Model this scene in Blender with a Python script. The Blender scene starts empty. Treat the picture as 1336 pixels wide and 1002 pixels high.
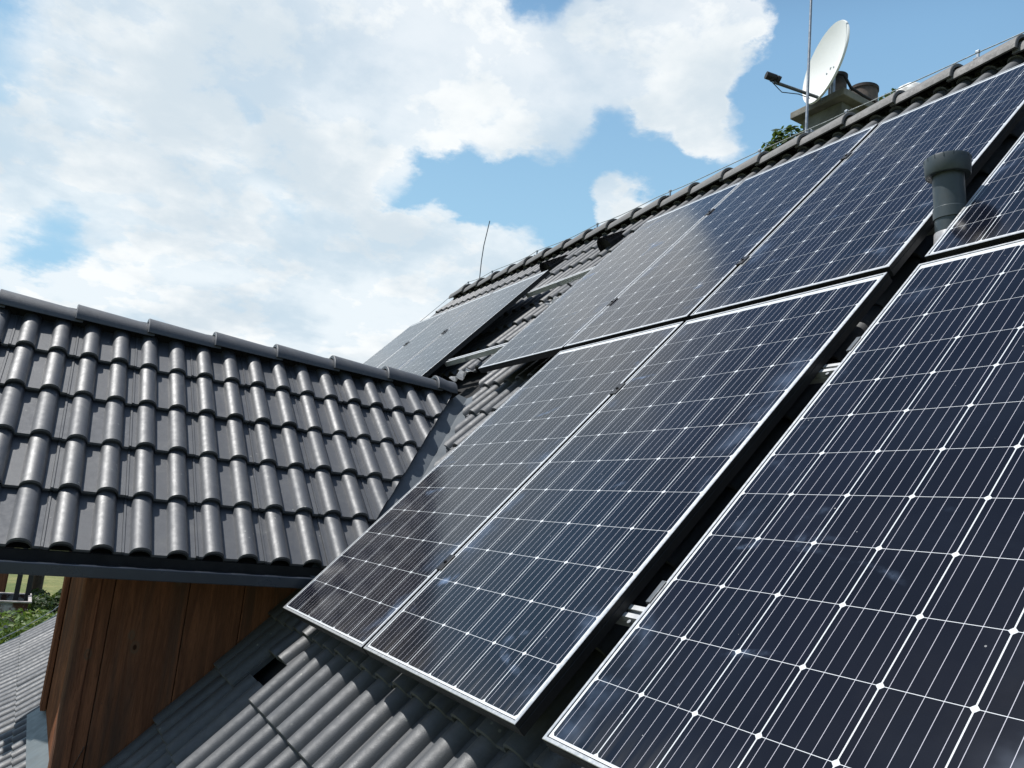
import bpy, bmesh, math, random
from mathutils import Vector, Matrix
random.seed(7)
R = math.radians
S = bpy.context.scene
COL = S.collection

# ------------------------------------------------------------------ camera
cam_d = bpy.data.cameras.new('camera')
cam = bpy.data.objects.new('camera', cam_d)
COL.objects.link(cam)
RIGHT = Vector((0.5109, 0.85395, 0.09874))
DOWN = Vector((-0.10203, 0.17429, -0.97939))
FWD = Vector((-0.85356, 0.49030, 0.17617))
m3 = Matrix((RIGHT, -DOWN, -FWD)).transposed()
cam.matrix_world = Matrix.Translation((1.52061, -1.05853, 0.42797)) @ m3.to_4x4()
cam_d.sensor_width = 36.0
cam_d.lens = 1048.56 / 1336 * 36
cam_d.clip_start = 0.05
cam_d.clip_end = 2000
S.camera = cam

# ------------------------------------------------------------------ light
S.view_settings.view_transform = 'Standard'
S.view_settings.look = 'None'
S.view_settings.exposure = 0.1
S.view_settings.gamma = 1.0
SUN = Vector((-0.295, -0.48, 1.0)).normalized()
sd = bpy.data.lights.new('sun', 'SUN')
sd.energy = 4.9
sd.angle = R(0.53)
sd.color = (1.0, 0.975, 0.935)
so = bpy.data.objects.new('sun', sd)
COL.objects.link(so)
so.rotation_euler = SUN.to_track_quat('Z', 'Y').to_euler()
so.location = (0, 0, 20)

# ------------------------------------------------------------------ world: sky with cumulus
CLOUDS = [(-0.917,-0.043,0.396,7.8,0.55),(-0.882,0.045,0.468,7.3,0.55),(-0.953,-0.039,0.299,5.5,0.60),(-0.843,0.196,0.502,5.1,1.00),(-0.818,0.278,0.504,5.8,1.00),(-0.785,0.362,0.503,4.9,1.00),(-0.773,0.432,0.465,3.3,0.90),(-0.778,0.292,0.557,4.2,0.80),(-0.725,0.436,0.533,3.9,0.90),(-0.662,0.508,0.551,4.0,0.95),(-0.614,0.566,0.550,3.5,0.95),(-0.659,0.554,0.510,2.9,0.70),(-0.645,0.603,0.469,1.9,0.60),(-0.573,0.588,0.571,1.6,0.80),(-0.928,0.102,0.358,3.8,0.80),(-0.870,0.285,0.402,2.5,0.80),(-0.888,0.205,0.411,2.9,0.50),(-0.950,-0.020,0.313,4.3,0.50),(-0.878,0.371,0.302,3.7,1.00),(-0.838,0.445,0.317,3.5,1.00),(-0.917,0.291,0.272,4.7,1.00),(-0.952,0.155,0.264,4.4,0.90),(-0.973,0.082,0.214,4.7,0.80),(-0.986,0.014,0.166,4.0,0.70),(-0.955,0.208,0.212,5.1,1.00),(-0.923,0.321,0.212,4.3,0.90),(-0.904,0.263,0.338,2.0,0.90),(-0.734,0.553,0.394,2.3,1.3),(-0.821,0.403,0.404,3.1,-0.80),(-0.905,0.202,0.373,3.2,0.45),(-0.966,0.0,0.262,3.4,-0.85),(-0.86,0.32,0.40,2.0,-0.5),(-0.795,0.465,0.388,3.2,-0.6),(-0.722,0.388,0.573,2.1,-0.60),(-0.839,0.337,0.428,1.5,-0.30),(-0.929,0.036,0.368,2.8,-0.55),(-0.985,-0.04,0.27,2.5,-0.4),(-0.93,-0.12,0.42,4.0,-0.35),(-0.772,0.520,0.365,2.4,-0.60),(-0.537,0.677,0.503,5.8,-0.80),(-0.702,0.576,0.419,3.1,-0.50),(-0.400,0.741,0.540,5.8,-0.60),
 (-0.76,0.24,0.60,5.5,1.0),(-0.72,0.30,0.625,3.0,0.9),(-0.80,0.15,0.58,4.5,0.8),(-0.87,0.03,0.49,4.0,0.4),
 (-0.64,0.33,0.69,4.0,-0.8),(-0.68,0.16,0.71,5.0,-0.6),(-0.84,-0.10,0.53,5.0,-0.9),(-0.79,0.0,0.61,4.0,-0.7),(-0.55,0.0,0.83,14.0,-0.6),(-0.5,0.38,0.78,8.0,-0.6)]


class NT:
    """small helper to write node trees"""
    def __init__(self, tree):
        self.t = tree
        self.n = tree.nodes
        self.l = tree.links

    def new(self, typ, **kw):
        nd = self.n.new(typ)
        for k, v in kw.items():
            setattr(nd, k, v)
        return nd

    def put(self, sock, v):
        if isinstance(v, bpy.types.NodeSocket):
            self.l.new(v, sock)
        elif v is not None:
            try:
                sock.default_value = v
            except Exception:
                sock.default_value = (v, v, v) if not hasattr(v, '__len__') else tuple(v) + (1.0,)

    def m(self, op, a, b=None, c=None, clamp=False):
        nd = self.new('ShaderNodeMath', operation=op, use_clamp=clamp)
        self.put(nd.inputs[0], a)
        if b is not None:
            self.put(nd.inputs[1], b)
        if c is not None:
            self.put(nd.inputs[2], c)
        return nd.outputs[0]

    def vm(self, op, a, b=None, out=0):
        nd = self.new('ShaderNodeVectorMath', operation=op)
        self.put(nd.inputs[0], a)
        if b is not None:
            self.put(nd.inputs['Scale' if op == 'SCALE' else 1], b)
        return nd.outputs[out]

    def noise(self, vec, scale, detail=4, rough=0.5, dist=0.0, col=False, dim='3D'):
        nd = self.new('ShaderNodeTexNoise', noise_dimensions=dim)
        if vec is not None:
            self.l.new(vec, nd.inputs['Vector'])
        nd.inputs['Scale'].default_value = scale
        nd.inputs['Detail'].default_value = detail
        nd.inputs['Roughness'].default_value = rough
        nd.inputs['Distortion'].default_value = dist
        return nd.outputs['Color' if col else 'Fac']

    def ss(self, v, a, b, lo=0.0, hi=1.0, smooth=True):
        nd = self.new('ShaderNodeMapRange', interpolation_type='SMOOTHSTEP' if smooth else 'LINEAR')
        self.put(nd.inputs['Value'], v)
        nd.inputs['From Min'].default_value = a
        nd.inputs['From Max'].default_value = b
        nd.inputs['To Min'].default_value = lo
        nd.inputs['To Max'].default_value = hi
        return nd.outputs['Result']

    def mix(self, f, a, b, blend='MIX'):
        nd = self.new('ShaderNodeMix', data_type='RGBA', blend_type=blend)
        self.put(nd.inputs['Factor'], f)
        for k, v in ((6, a), (7, b)):
            if isinstance(v, bpy.types.NodeSocket):
                self.l.new(v, nd.inputs[k])
            else:
                nd.inputs[k].default_value = tuple(v) + (1.0,) if len(v) == 3 else v
        return nd.outputs[2]


world = bpy.data.worlds.new('World')
S.world = world
world.use_nodes = True
W = NT(world.node_tree)
W.n.clear()
sky = W.new('ShaderNodeTexSky', sky_type='NISHITA')
sky.sun_disc = False
sky.sun_elevation = math.asin(SUN.z)
sky.sun_rotation = math.atan2(SUN.x, SUN.y)
sky.air_density = 1.0
sky.dust_density = 0.6
sky.ozone_density = 2.0
tc = W.new('ShaderNodeTexCoord')
d = W.vm('NORMALIZE', tc.outputs['Generated'])
sep = W.new('ShaderNodeSeparateXYZ')
W.l.new(d, sep.inputs[0])
dz = sep.outputs[2]
flat = W.vm('SCALE', d, W.m('DIVIDE', 1.0, W.m('ADD', W.m('MAXIMUM', dz, 0.0), 0.22)))
wob = W.noise(flat, 6.0, 8, 0.62, col=True)
dw = W.vm('NORMALIZE', W.vm('ADD', d, W.vm('SCALE', W.vm('SUBTRACT', wob, (0.5, 0.5, 0.5)), 0.095)))
acc = None
for x, y, z, rad, w in CLOUDS:
    dot = W.vm('DOT_PRODUCT', dw, Vector((x, y, z)).normalized(), out=1)
    b = W.ss(dot, math.cos(R(rad * 1.35)), math.cos(R(rad * 0.35)), 0.0, w)
    acc = b if acc is None else W.m('ADD', acc, b)
acc = W.m('MINIMUM', W.m('MAXIMUM', acc, -0.8), 0.72)
look = Vector((-0.85, 0.40, 0.35)).normalized()
cdot = W.vm('DOT_PRODUCT', d, look, out=1)
away = W.ss(cdot, 0.80, 0.45)                  # 1 = the rest of the sky
sector = W.m('MULTIPLY', W.ss(cdot, 0.52, 0.86), W.ss(dz, 0.70, 0.54))                # 1 = the bright hazy part over the ridge
n1 = W.noise(flat, 4.2, 10, 0.58, 0.15)
n1s = W.noise(W.vm('ADD', flat, tuple(SUN * 0.05)), 4.2, 10, 0.58, 0.15)
n2 = W.noise(flat, 15.0, 7, 0.62, 0.1)
n2s = W.noise(W.vm('ADD', flat, tuple(SUN * 0.014)), 15.0, 7, 0.62, 0.1)
n3 = W.noise(flat, 2.4, 4, 0.5)
far = W.ss(W.noise(flat, 1.3, 4, 0.5), 0.52, 0.75, 0.0, 0.55)
dens = W.m('ADD', acc, W.m('MULTIPLY', far, away))
dens = W.m('ADD', dens, W.m('MULTIPLY', W.m('SUBTRACT', n1, 0.5), 2.1))
dens = W.m('ADD', dens, W.m('MULTIPLY', W.m('SUBTRACT', n2, 0.5), 0.6))
cov = W.ss(dens, 0.24, 0.84)
soft = W.m('MULTIPLY', W.ss(W.m('ADD', acc, W.m('MULTIPLY', W.m('SUBTRACT', n3, 0.5), 1.1)), -0.15, 0.62), 0.80)
cov = W.m('MAXIMUM', cov, soft)
relief = W.m('ADD', W.m('MULTIPLY', W.m('SUBTRACT', n1, n1s), 2.6), W.m('MULTIPLY', W.m('SUBTRACT', n2, n2s), 0.35))
rim = W.m('MULTIPLY', W.ss(dens, 1.15, 0.45), 0.42)
lum = W.m('ADD', W.m('ADD', relief, rim), W.m('MULTIPLY', W.m('SUBTRACT', n3, 0.5), 4.2))
lum = W.ss(lum, -0.50, 0.80)
ccol = W.mix(lum, (6.3, 7.2, 7.9), (9.1, 9.4, 9.5))
skyc = W.mix(1.0, sky.outputs[0], (0.95, 1.05, 1.05), 'MULTIPLY')
# paler, more cyan sky in the hazy part low over the ridge
hazy = W.mix(W.ss(dz, 0.62, 0.28), (2.3, 4.4, 7.0), (3.7, 6.3, 8.4))
skyc = W.mix(W.m('MULTIPLY', sector, 0.9), skyc, hazy)
wc = W.mix(cov, skyc, ccol)
bg = W.new('ShaderNodeBackground')
W.l.new(wc, bg.inputs[0])
bg.inputs[1].default_value = 0.1
wo = W.new('ShaderNodeOutputWorld')
W.l.new(bg.outputs[0], wo.inputs[0])

# ------------------------------------------------------------------ object helpers
MW = {}


def link(o, parent=None, M=None):
    """link o; M is its world matrix"""
    COL.objects.link(o)
    M = M if M is not None else Matrix.Identity(4)
    MW[o.name] = M
    if parent is not None:
        o.parent = parent
        o.matrix_local = MW[parent.name].inverted() @ M
    else:
        o.matrix_world = M
    return o


def tag(o, label=None, cat=None, group=None, kind=None):
    if label:
        o['label'] = label
    if cat:
        o['category'] = cat
    if group:
        o['group'] = group
    if kind:
        o['kind'] = kind
    return o


def thing(name, label, cat, M=None, group=None):
    o = bpy.data.objects.new(name, None)
    o.empty_display_size = 0.2
    link(o, None, M)
    return tag(o, label, cat, group)


def mesh_obj(name, bm, mat, parent=None, M=None, smooth=None):
    me = bpy.data.meshes.new(name)
    bm.normal_update()
    bm.to_mesh(me)
    bm.free()
    for mm in (mat if isinstance(mat, (list, tuple)) else [mat]):
        me.materials.append(mm)
    if smooth is not None:
        me.polygons.foreach_set('use_smooth', [True] * len(me.polygons))
        me.set_sharp_from_angle(angle=R(smooth))
    o = bpy.data.objects.new(name, me)
    return link(o, parent, M)


def box(bm, x0, x1, y0, y1, z0, z1, mi=0, bev=0.0):
    vs = [bm.verts.new((x, y, z)) for x in (x0, x1) for y in (y0, y1) for z in (z0, z1)]
    fs = []
    for idx in ((0, 1, 3, 2), (4, 6, 7, 5), (0, 4, 5, 1), (2, 3, 7, 6), (0, 2, 6, 4), (1, 5, 7, 3)):
        f = bm.faces.new([vs[i] for i in idx])
        f.material_index = mi
        fs.append(f)
    if bev > 0:
        es = list({e for f in fs for e in f.edges})
        bmesh.ops.bevel(bm, geom=es, offset=bev, segments=2, profile=0.5, affect='EDGES')
    return vs


def tube(bm, pts, rad, seg=10, cap=True):
    """tube along pts; rad a number or list"""
    pts = [Vector(p) for p in pts]
    n = len(pts)
    rads = rad if isinstance(rad, (list, tuple)) else [rad] * n
    t0 = (pts[1] - pts[0]).normalized()
    up = Vector((0, 0, 1)) if abs(t0.z) < 0.9 else Vector((1, 0, 0))
    u = t0.cross(up).normalized()
    rings = []
    for i, p in enumerate(pts):
        t = (pts[min(i + 1, n - 1)] - pts[max(i - 1, 0)]).normalized()
        u = (u - t * u.dot(t)).normalized()
        v = t.cross(u)
        rings.append([bm.verts.new(p + (u * math.cos(2 * math.pi * k / seg) + v * math.sin(2 * math.pi * k / seg)) * rads[i]) for k in range(seg)])
    for a, b in zip(rings, rings[1:]):
        for k in range(seg):
            bm.faces.new((a[k], a[(k + 1) % seg], b[(k + 1) % seg], b[k]))
    if cap:
        bm.faces.new(rings[0][::-1])
        bm.faces.new(rings[-1])


def lathe(bm, prof, seg=28, cap=False):
    """prof: list of (radius, z)"""
    rings = []
    for r, z in prof:
        if r < 1e-5:
            rings.append([bm.verts.new((0, 0, z))])
        else:
            rings.append([bm.verts.new((r * math.cos(2 * math.pi * k / seg), r * math.sin(2 * math.pi * k / seg), z)) for k in range(seg)])
    for a, b in zip(rings, rings[1:]):
        for k in range(seg):
            k2 = (k + 1) % seg
            if len(a) == 1:
                bm.faces.new((a[0], b[k2], b[k]))
            elif len(b) == 1:
                bm.faces.new((a[k], a[k2], b[0]))
            else:
                bm.faces.new((a[k], a[k2], b[k2], b[k]))


# ------------------------------------------------------------------ materials
def mat(name):
    m = bpy.data.materials.new(name)
    m.use_nodes = True
    t = NT(m.node_tree)
    t.n.clear()
    out = t.new('ShaderNodeOutputMaterial')
    p = t.new('ShaderNodeBsdfPrincipled')
    t.l.new(p.outputs[0], out.inputs[0])
    t.p = p
    return m, t


def oc(t):
    return t.new('ShaderNodeTexCoord').outputs['Object']


def bump(t, h, strength=0.3, dist=0.01):
    b = t.new('ShaderNodeBump')
    b.inputs['Strength'].default_value = strength
    b.inputs['Distance'].default_value = dist
    t.l.new(h, b.inputs['Height'])
    t.l.new(b.outputs[0], t.p.inputs['Normal'])


def simple(name, col, rough=0.5, metal=0.0, var=0.15, scale=8.0, bmp=0.0, bscale=60.0, spec=None):
    m, t = mat(name)
    v = oc(t)
    n = t.noise(v, scale, 5, 0.6)
    c2 = tuple(c * (1 - var) for c in col)
    c1 = tuple(min(1, c * (1 + var)) for c in col)
    t.l.new(t.mix(t.ss(n, 0.3, 0.7), c1, c2), t.p.inputs['Base Color'])
    t.l.new(t.ss(t.noise(v, scale * 2.3, 4, 0.6), 0.25, 0.75, max(0.03, rough - 0.08), min(1, rough + 0.08)), t.p.inputs['Roughness'])
    t.p.inputs['Metallic'].default_value = metal
    if spec is not None:
        t.p.inputs['Specular IOR Level'].default_value = spec
    if bmp:
        bump(t, t.noise(v, bscale, 4, 0.6), bmp, 0.004)
    return m


def tile_material(name, base, rough, coat=0.0):
    m, t = mat(name)
    v = oc(t)
    at = t.new('ShaderNodeAttribute')
    at.attribute_name = 'tint'
    tint = at.outputs['Fac']
    big = t.noise(v, 1.7, 4, 0.55)
    fine = t.noise(v, 240.0, 3, 0.7)
    spots = t.noise(v, 34.0, 5, 0.65)
    c = t.mix(t.ss(tint, 0.0, 1.0), tuple(b * 0.76 for b in base), tuple(b * 1.26 for b in base))
    c = t.mix(t.m('MULTIPLY', t.ss(big, 0.45, 0.75), 0.35), c, (base[0] * 1.35, base[1] * 1.3, base[2] * 1.2))
    c = t.mix(t.m('MULTIPLY', t.ss(spots, 0.64, 0.74), 0.55), c, (base[0] * 2.4 + 0.01, base[1] * 2.4 + 0.01, base[2] * 2.2))
    c = t.mix(t.m('MULTIPLY', t.ss(t.noise(v, 11.0, 6, 0.7), 0.62, 0.75), 0.5), c, (base[0] * 0.5, base[1] * 0.5, base[2] * 0.5))
    # lichen dots and dusty run-off
    vo = t.new('ShaderNodeTexVoronoi')
    t.l.new(v, vo.inputs['Vector'])
    vo.inputs['Scale'].default_value = 19.0
    lic = t.m('MULTIPLY', t.ss(t.m('ADD', vo.outputs['Distance'], t.m('MULTIPLY', spots, 0.14)), 0.185, 0.13), t.ss(t.noise(v, 3.1, 3), 0.52, 0.62))
    c = t.mix(t.m('MULTIPLY', lic, 0.8), c, (0.22, 0.225, 0.20))
    c = t.mix(t.m('MULTIPLY', t.ss(t.noise(v, 5.5, 6, 0.7, 0.5), 0.48, 0.70), 0.5), c, (0.085, 0.086, 0.086))
    t.l.new(c, t.p.inputs['Base Color'])
    r = t.m('ADD', t.ss(spots, 0.3, 0.7, rough - 0.13, rough + 0.05), t.m('MULTIPLY', tint, 0.20))
    t.l.new(r, t.p.inputs['Roughness'])
    t.p.inputs['Specular IOR Level'].default_value = 1.0
    t.p.inputs['Coat Weight'].default_value = coat
    t.p.inputs['Coat Roughness'].default_value = 0.52
    t.p.inputs['Coat IOR'].default_value = 1.6
    bump(t, t.m('ADD', fine, t.m('MULTIPLY', spots, 0.14)), 0.40, 0.0025)
    return m


M_TILE = tile_material('charcoal_concrete_tile', (0.036, 0.040, 0.047), 0.60, 0.25)
M_TILE_D = tile_material('satin_dormer_tile', (0.023, 0.028, 0.038), 0.60, 0.55)
M_RIDGE = tile_material('weathered_ridge_tile', (0.095, 0.092, 0.090), 0.62)
M_DECK = simple('dark_underlay', (0.010, 0.010, 0.011), 0.9)
M_FLASH = simple('grey_sheet_flashing', (0.115, 0.13, 0.145), 0.45, 0.1, 0.10, 5.0, 0.12, 22.0)
M_APRON = simple('painted_sheet_apron', (0.10, 0.115, 0.12), 0.5, 0.0, 0.12, 9.0)
M_FASCIA = simple('anthracite_sheet_fascia', (0.030, 0.038, 0.052), 0.33, 0.0, 0.2, 3.0)
M_ALU = simple('silver_aluminium', (0.50, 0.51, 0.52), 0.40, 0.6, 0.05, 30.0)
M_ALU2 = simple('mill_aluminium_rail', (0.52, 0.53, 0.54), 0.45, 0.4, 0.10, 14.0)
M_FSIDE = simple('frame_side_shade_and_groove', (0.012, 0.012, 0.013), 0.5)  # shade painted black on the silver frame's sides, plus the dark glass groove
M_BLACK = simple('black_anodised_clamp', (0.012, 0.012, 0.014), 0.4, 0.2)
M_PVC = simple('slate_grey_plastic', (0.048, 0.062, 0.070), 0.42, 0.0, 0.10, 12.0, 0.05, 40)
M_PVC2 = simple('pale_grey_sleeve', (0.30, 0.30, 0.31), 0.45, 0.0, 0.25, 16.0)
M_HOOD = simple('black_plastic_hood', (0.022, 0.023, 0.026), 0.45, 0.0, 0.2)
M_DISH = simple('off_white_dish_paint', (0.74, 0.75, 0.73), 0.45, 0.0, 0.04, 3.0)
M_STEEL = simple('galvanised_steel', (0.36, 0.38, 0.40), 0.42, 0.8, 0.15, 25.0)
M_DSTEEL = simple('dark_grey_arm', (0.10, 0.11, 0.12), 0.45, 0.4, 0.15, 25.0)
M_CABLE = simple('black_cable', (0.012, 0.012, 0.013), 0.6)
M_CONC = simple('weathered_concrete', (0.20, 0.19, 0.165), 0.85, 0.0, 0.30, 6.0, 0.5, 45.0)
M_REND = simple('grey_chimney_render', (0.13, 0.133, 0.12), 0.9, 0.0, 0.30, 7.0, 0.5, 60.0)
M_WHITE = simple('mottled_pale_cowl', (0.72, 0.71, 0.68), 0.8, 0.0, 0.45, 22.0, 0.5, 40.0)
M_RENDERW = simple('house_render', (0.42, 0.38, 0.32), 0.9, 0.0, 0.12, 2.0, 0.3, 50.0)


def pot_material():
    m, t = mat('sooty_clay_pot')
    v = oc(t)
    sp = t.new('ShaderNodeSeparateXYZ')
    t.l.new(v, sp.inputs[0])
    n = t.noise(v, 9.0, 5, 0.6)
    soot = t.ss(t.m('ADD', sp.outputs[2], t.m('MULTIPLY', n, 0.16)), 0.14, 0.34)
    c = t.mix(t.ss(n, 0.35, 0.65), (0.28, 0.22, 0.19), (0.17, 0.14, 0.13))
    t.l.new(t.mix(soot, c, (0.035, 0.030, 0.030)), t.p.inputs['Base Color'])
    t.p.inputs['Roughness'].default_value = 0.85
    bump(t, t.noise(v, 50.0, 4, 0.6), 0.3, 0.004)
    return m


M_POT = pot_material()


def wood_material():
    m, t = mat('stained_timber_boards')
    v = oc(t)
    mp = t.new('ShaderNodeMapping')
    mp.inputs['Scale'].default_value = (1.0, 9.0, 0.7)
    t.l.new(v, mp.inputs[0])
    at = t.new('ShaderNodeAttribute')
    at.attribute_name = 'tint'
    tint = at.outputs['Fac']
    off = t.vm('ADD', mp.outputs[0], t.vm('SCALE', (7.0, 3.0, 13.0), tint))
    g = t.noise(off, 3.2, 8, 0.62, 0.9)
    fine = t.noise(off, 26.0, 5, 0.6, 0.4)
    c = t.mix(t.ss(g, 0.32, 0.68), (0.33, 0.145, 0.082), (0.165, 0.077, 0.050))
    c = t.mix(t.m('MULTIPLY', t.ss(fine, 0.45, 0.7), 0.45), c, (0.055, 0.024, 0.015))
    c = t.mix(t.m('MULTIPLY', tint, 0.35), c, (0.12, 0.055, 0.03))
    # weathered grey-green streaks low on the wall
    st = t.noise(off, 1.1, 5, 0.6, 0.3)
    c = t.mix(t.m('MULTIPLY', t.ss(st, 0.46, 0.68), 0.65), c, (0.070, 0.056, 0.048))
    # knots
    vo = t.new('ShaderNodeTexVoronoi')
    mk = t.new('ShaderNodeMapping')
    mk.inputs['Scale'].default_value = (1.0, 3.3, 2.2)
    t.l.new(v, mk.inputs[0])
    t.l.new(mk.outputs[0], vo.inputs['Vector'])
    vo.inputs['Scale'].default_value = 1.6
    kd = vo.outputs['Distance']
    ring = t.m('SINE', t.m('MULTIPLY', t.m('ADD', kd, t.m('MULTIPLY', g, 0.05)), 130.0))
    kmask = t.ss(kd, 0.135, 0.09)
    c = t.mix(t.m('MULTIPLY', kmask, t.ss(ring, -1, 1, 0.35, 0.85)), c, (0.15, 0.10, 0.07))
    c = t.mix(t.ss(kd, 0.06, 0.03), c, (0.05, 0.025, 0.016))
    t.l.new(c, t.p.inputs['Base Color'])
    t.p.inputs['Roughness'].default_value = 0.85
    t.p.inputs['Specular IOR Level'].default_value = 0.0
    bump(t, t.m('ADD', g, t.m('MULTIPLY', fine, 0.5)), 0.35, 0.004)
    return m


M_WOOD = wood_material()

PITCH = 0.1585


def cell_material():
    """6 x 12 monocrystalline cells under glass; object space, 1 cell = PITCH"""
    m, t = mat('solar_cells_under_glass')
    v = oc(t)
    sc = t.vm('SCALE', v, 1.0 / PITCH)
    sp = t.new('ShaderNodeSeparateXYZ')
    t.l.new(sc, sp.inputs[0])
    x, y = sp.outputs[0], sp.outputs[1]
    dx = t.m('ABSOLUTE', t.m('SUBTRACT', x, t.m('ROUND', x)))
    dy = t.m('ABSOLUTE', t.m('SUBTRACT', y, t.m('ROUND', y)))
    white = t.m('LESS_THAN', dx, 0.0088)
    white = t.m('MAXIMUM', white, t.m('LESS_THAN', dy, 0.0038))
    white = t.m('MAXIMUM', white, t.m('LESS_THAN', t.m('ADD', dx, dy), 0.054))
    inx = t.m('MULTIPLY', t.m('GREATER_THAN', x, 0.0), t.m('LESS_THAN', x, 6.0))
    iny = t.m('MULTIPLY', t.m('GREATER_THAN', y, 0.0), t.m('LESS_THAN', y, 12.0))
    ins = t.m('MULTIPLY', inx, iny)
    white = t.m('MAXIMUM', white, t.m('SUBTRACT', 1.0, ins))
    fb = t.m('FRACT', t.m('MULTIPLY', x, 5.0))
    bus = t.m('MULTIPLY', t.m('LESS_THAN', t.m('ABSOLUTE', t.m('SUBTRACT', fb, 0.5)), 0.0175), ins)
    oi = t.new('ShaderNodeObjectInfo')
    rnd = oi.outputs['Random']
    fl = t.vm('FLOOR', sc)
    wn = t.new('ShaderNodeTexWhiteNoise', noise_dimensions='4D')
    t.l.new(fl, wn.inputs['Vector'])
    t.l.new(rnd, wn.inputs['W'])
    cell = t.mix(wn.outputs['Value'], (0.0014, 0.0019, 0.0052), (0.0027, 0.0031, 0.0080))
    # faint finger-line shimmer
    off = t.vm('ADD', v, t.vm('SCALE', (13.0, 7.0, 3.0), rnd))
    cell = t.mix(t.m('MULTIPLY', t.ss(t.noise(off, 420.0, 2, 0.5), 0.4, 0.7), 0.35), cell, (0.0045, 0.0050, 0.0100))
    c = t.mix(bus, cell, (0.47, 0.46, 0.51))
    c = t.mix(white, c, (0.64, 0.66, 0.68))
    # dust film, smears where it was handled, specks
    film = t.ss(t.noise(off, 2.2, 6, 0.65, 0.6), 0.40, 0.85, 0.0, 0.018)
    mp = t.new('ShaderNodeMapping')
    mp.inputs['Rotation'].default_value = (0, 0, 0.6)
    mp.inputs['Scale'].default_value = (1.0, 2.2, 1.0)
    t.l.new(off, mp.inputs[0])
    smear = t.m('MULTIPLY', t.ss(t.noise(mp.outputs[0], 2.6, 2, 0.5, 0.8), 0.66, 0.78), t.ss(t.noise(off, 26.0, 4, 0.7), 0.35, 0.75))
    edge = t.m('MULTIPLY', t.ss(t.m('MINIMUM', t.m('ABSOLUTE', x), t.m('ABSOLUTE', t.m('SUBTRACT', x, 6.0))), 0.9, 0.0),
               t.ss(t.noise(off, 4.5, 4, 0.6), 0.5, 0.72))
    film = t.m('ADD', film, t.m('MULTIPLY', t.m('MAXIMUM', smear, t.m('MULTIPLY', edge, 0.40)), 0.42))
    # grime caught above the lower frame, with run marks
    runs = t.new('ShaderNodeMapping')
    runs.inputs['Scale'].default_value = (26.0, 1.6, 1.0)
    t.l.new(off, runs.inputs[0])
    low = t.m('MULTIPLY', t.ss(y, 0.85, -0.1), t.ss(t.noise(runs.outputs[0], 1.0, 4, 0.6), 0.35, 0.75))
    c = t.mix(t.m('MULTIPLY', low, 0.10), c, (0.33, 0.30, 0.25))
    c = t.mix(film, c, (0.26, 0.38, 0.60))
    vo = t.new('ShaderNodeTexVoronoi')
    t.l.new(off, vo.inputs['Vector'])
    vo.inputs['Scale'].default_value = 22.0
    dot = t.m('MULTIPLY', t.m('LESS_THAN', vo.outputs['Distance'], 0.045), t.m('GREATER_THAN', t.noise(off, 31.0, 1), 0.55))
    c = t.mix(t.m('MULTIPLY', dot, 0.5), c, (0.45, 0.45, 0.45))
    t.l.new(c, t.p.inputs['Base Color'])
    t.p.inputs['IOR'].default_value = 1.42
    r = t.ss(t.noise(off, 3.0, 5, 0.6), 0.3, 0.8, 0.13, 0.19)
    t.l.new(t.m('ADD', r, t.m('MULTIPLY', film, 0.8)), t.p.inputs['Roughness'])
    bump(t, t.noise(off, 900.0, 2, 0.5), 0.03, 0.0004)
    return m


M_CELL = cell_material()

# ------------------------------------------------------------------ roof frame
TH = R(47.0)
SV = Vector((0, math.cos(TH), math.sin(TH)))
NV = Vector((0, -math.sin(TH), math.cos(TH)))
M_ROOF = Matrix((Vector((1, 0, 0)), SV, NV)).transposed().to_4x4()
CREST = -0.145           # roll tops of the tiles lie this far under the panel glass
GAUGE = 0.343


def RP(x, s, n):
    return Vector((x, 0, 0)) + SV * s + NV * n


def at_roof(x, s, n):
    return Matrix.Translation(RP(x, s, n)) @ M_ROOF


# ------------------------------------------------------------------ interlocking tiles
ROLL = 0.15


def roll_profile():
    """(x, n) across one tile of two rolls; crest at n = 0"""
    H = 0.040
    out = []
    for r in range(2):
        b = r * ROLL
        out.append((b + 0.001, -H + (0.004 if r == 0 else 0)))
        out.append((b + 0.010, -H + (0.004 if r == 0 else 0)))
        out.append((b + 0.012, -H))
        out.append((b + 0.030, -H))
        for k in range(1, 8):
            a = math.pi * (1 - k / 8)
            out.append((b + 0.0755 + 0.0435 * math.cos(a), -H + 0.040 * math.sin(a) ** 0.85))
        out.append((b + 0.121, -H))
        out.append((b + 0.1495, -H))
    return out


PROF = roll_profile()


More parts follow.
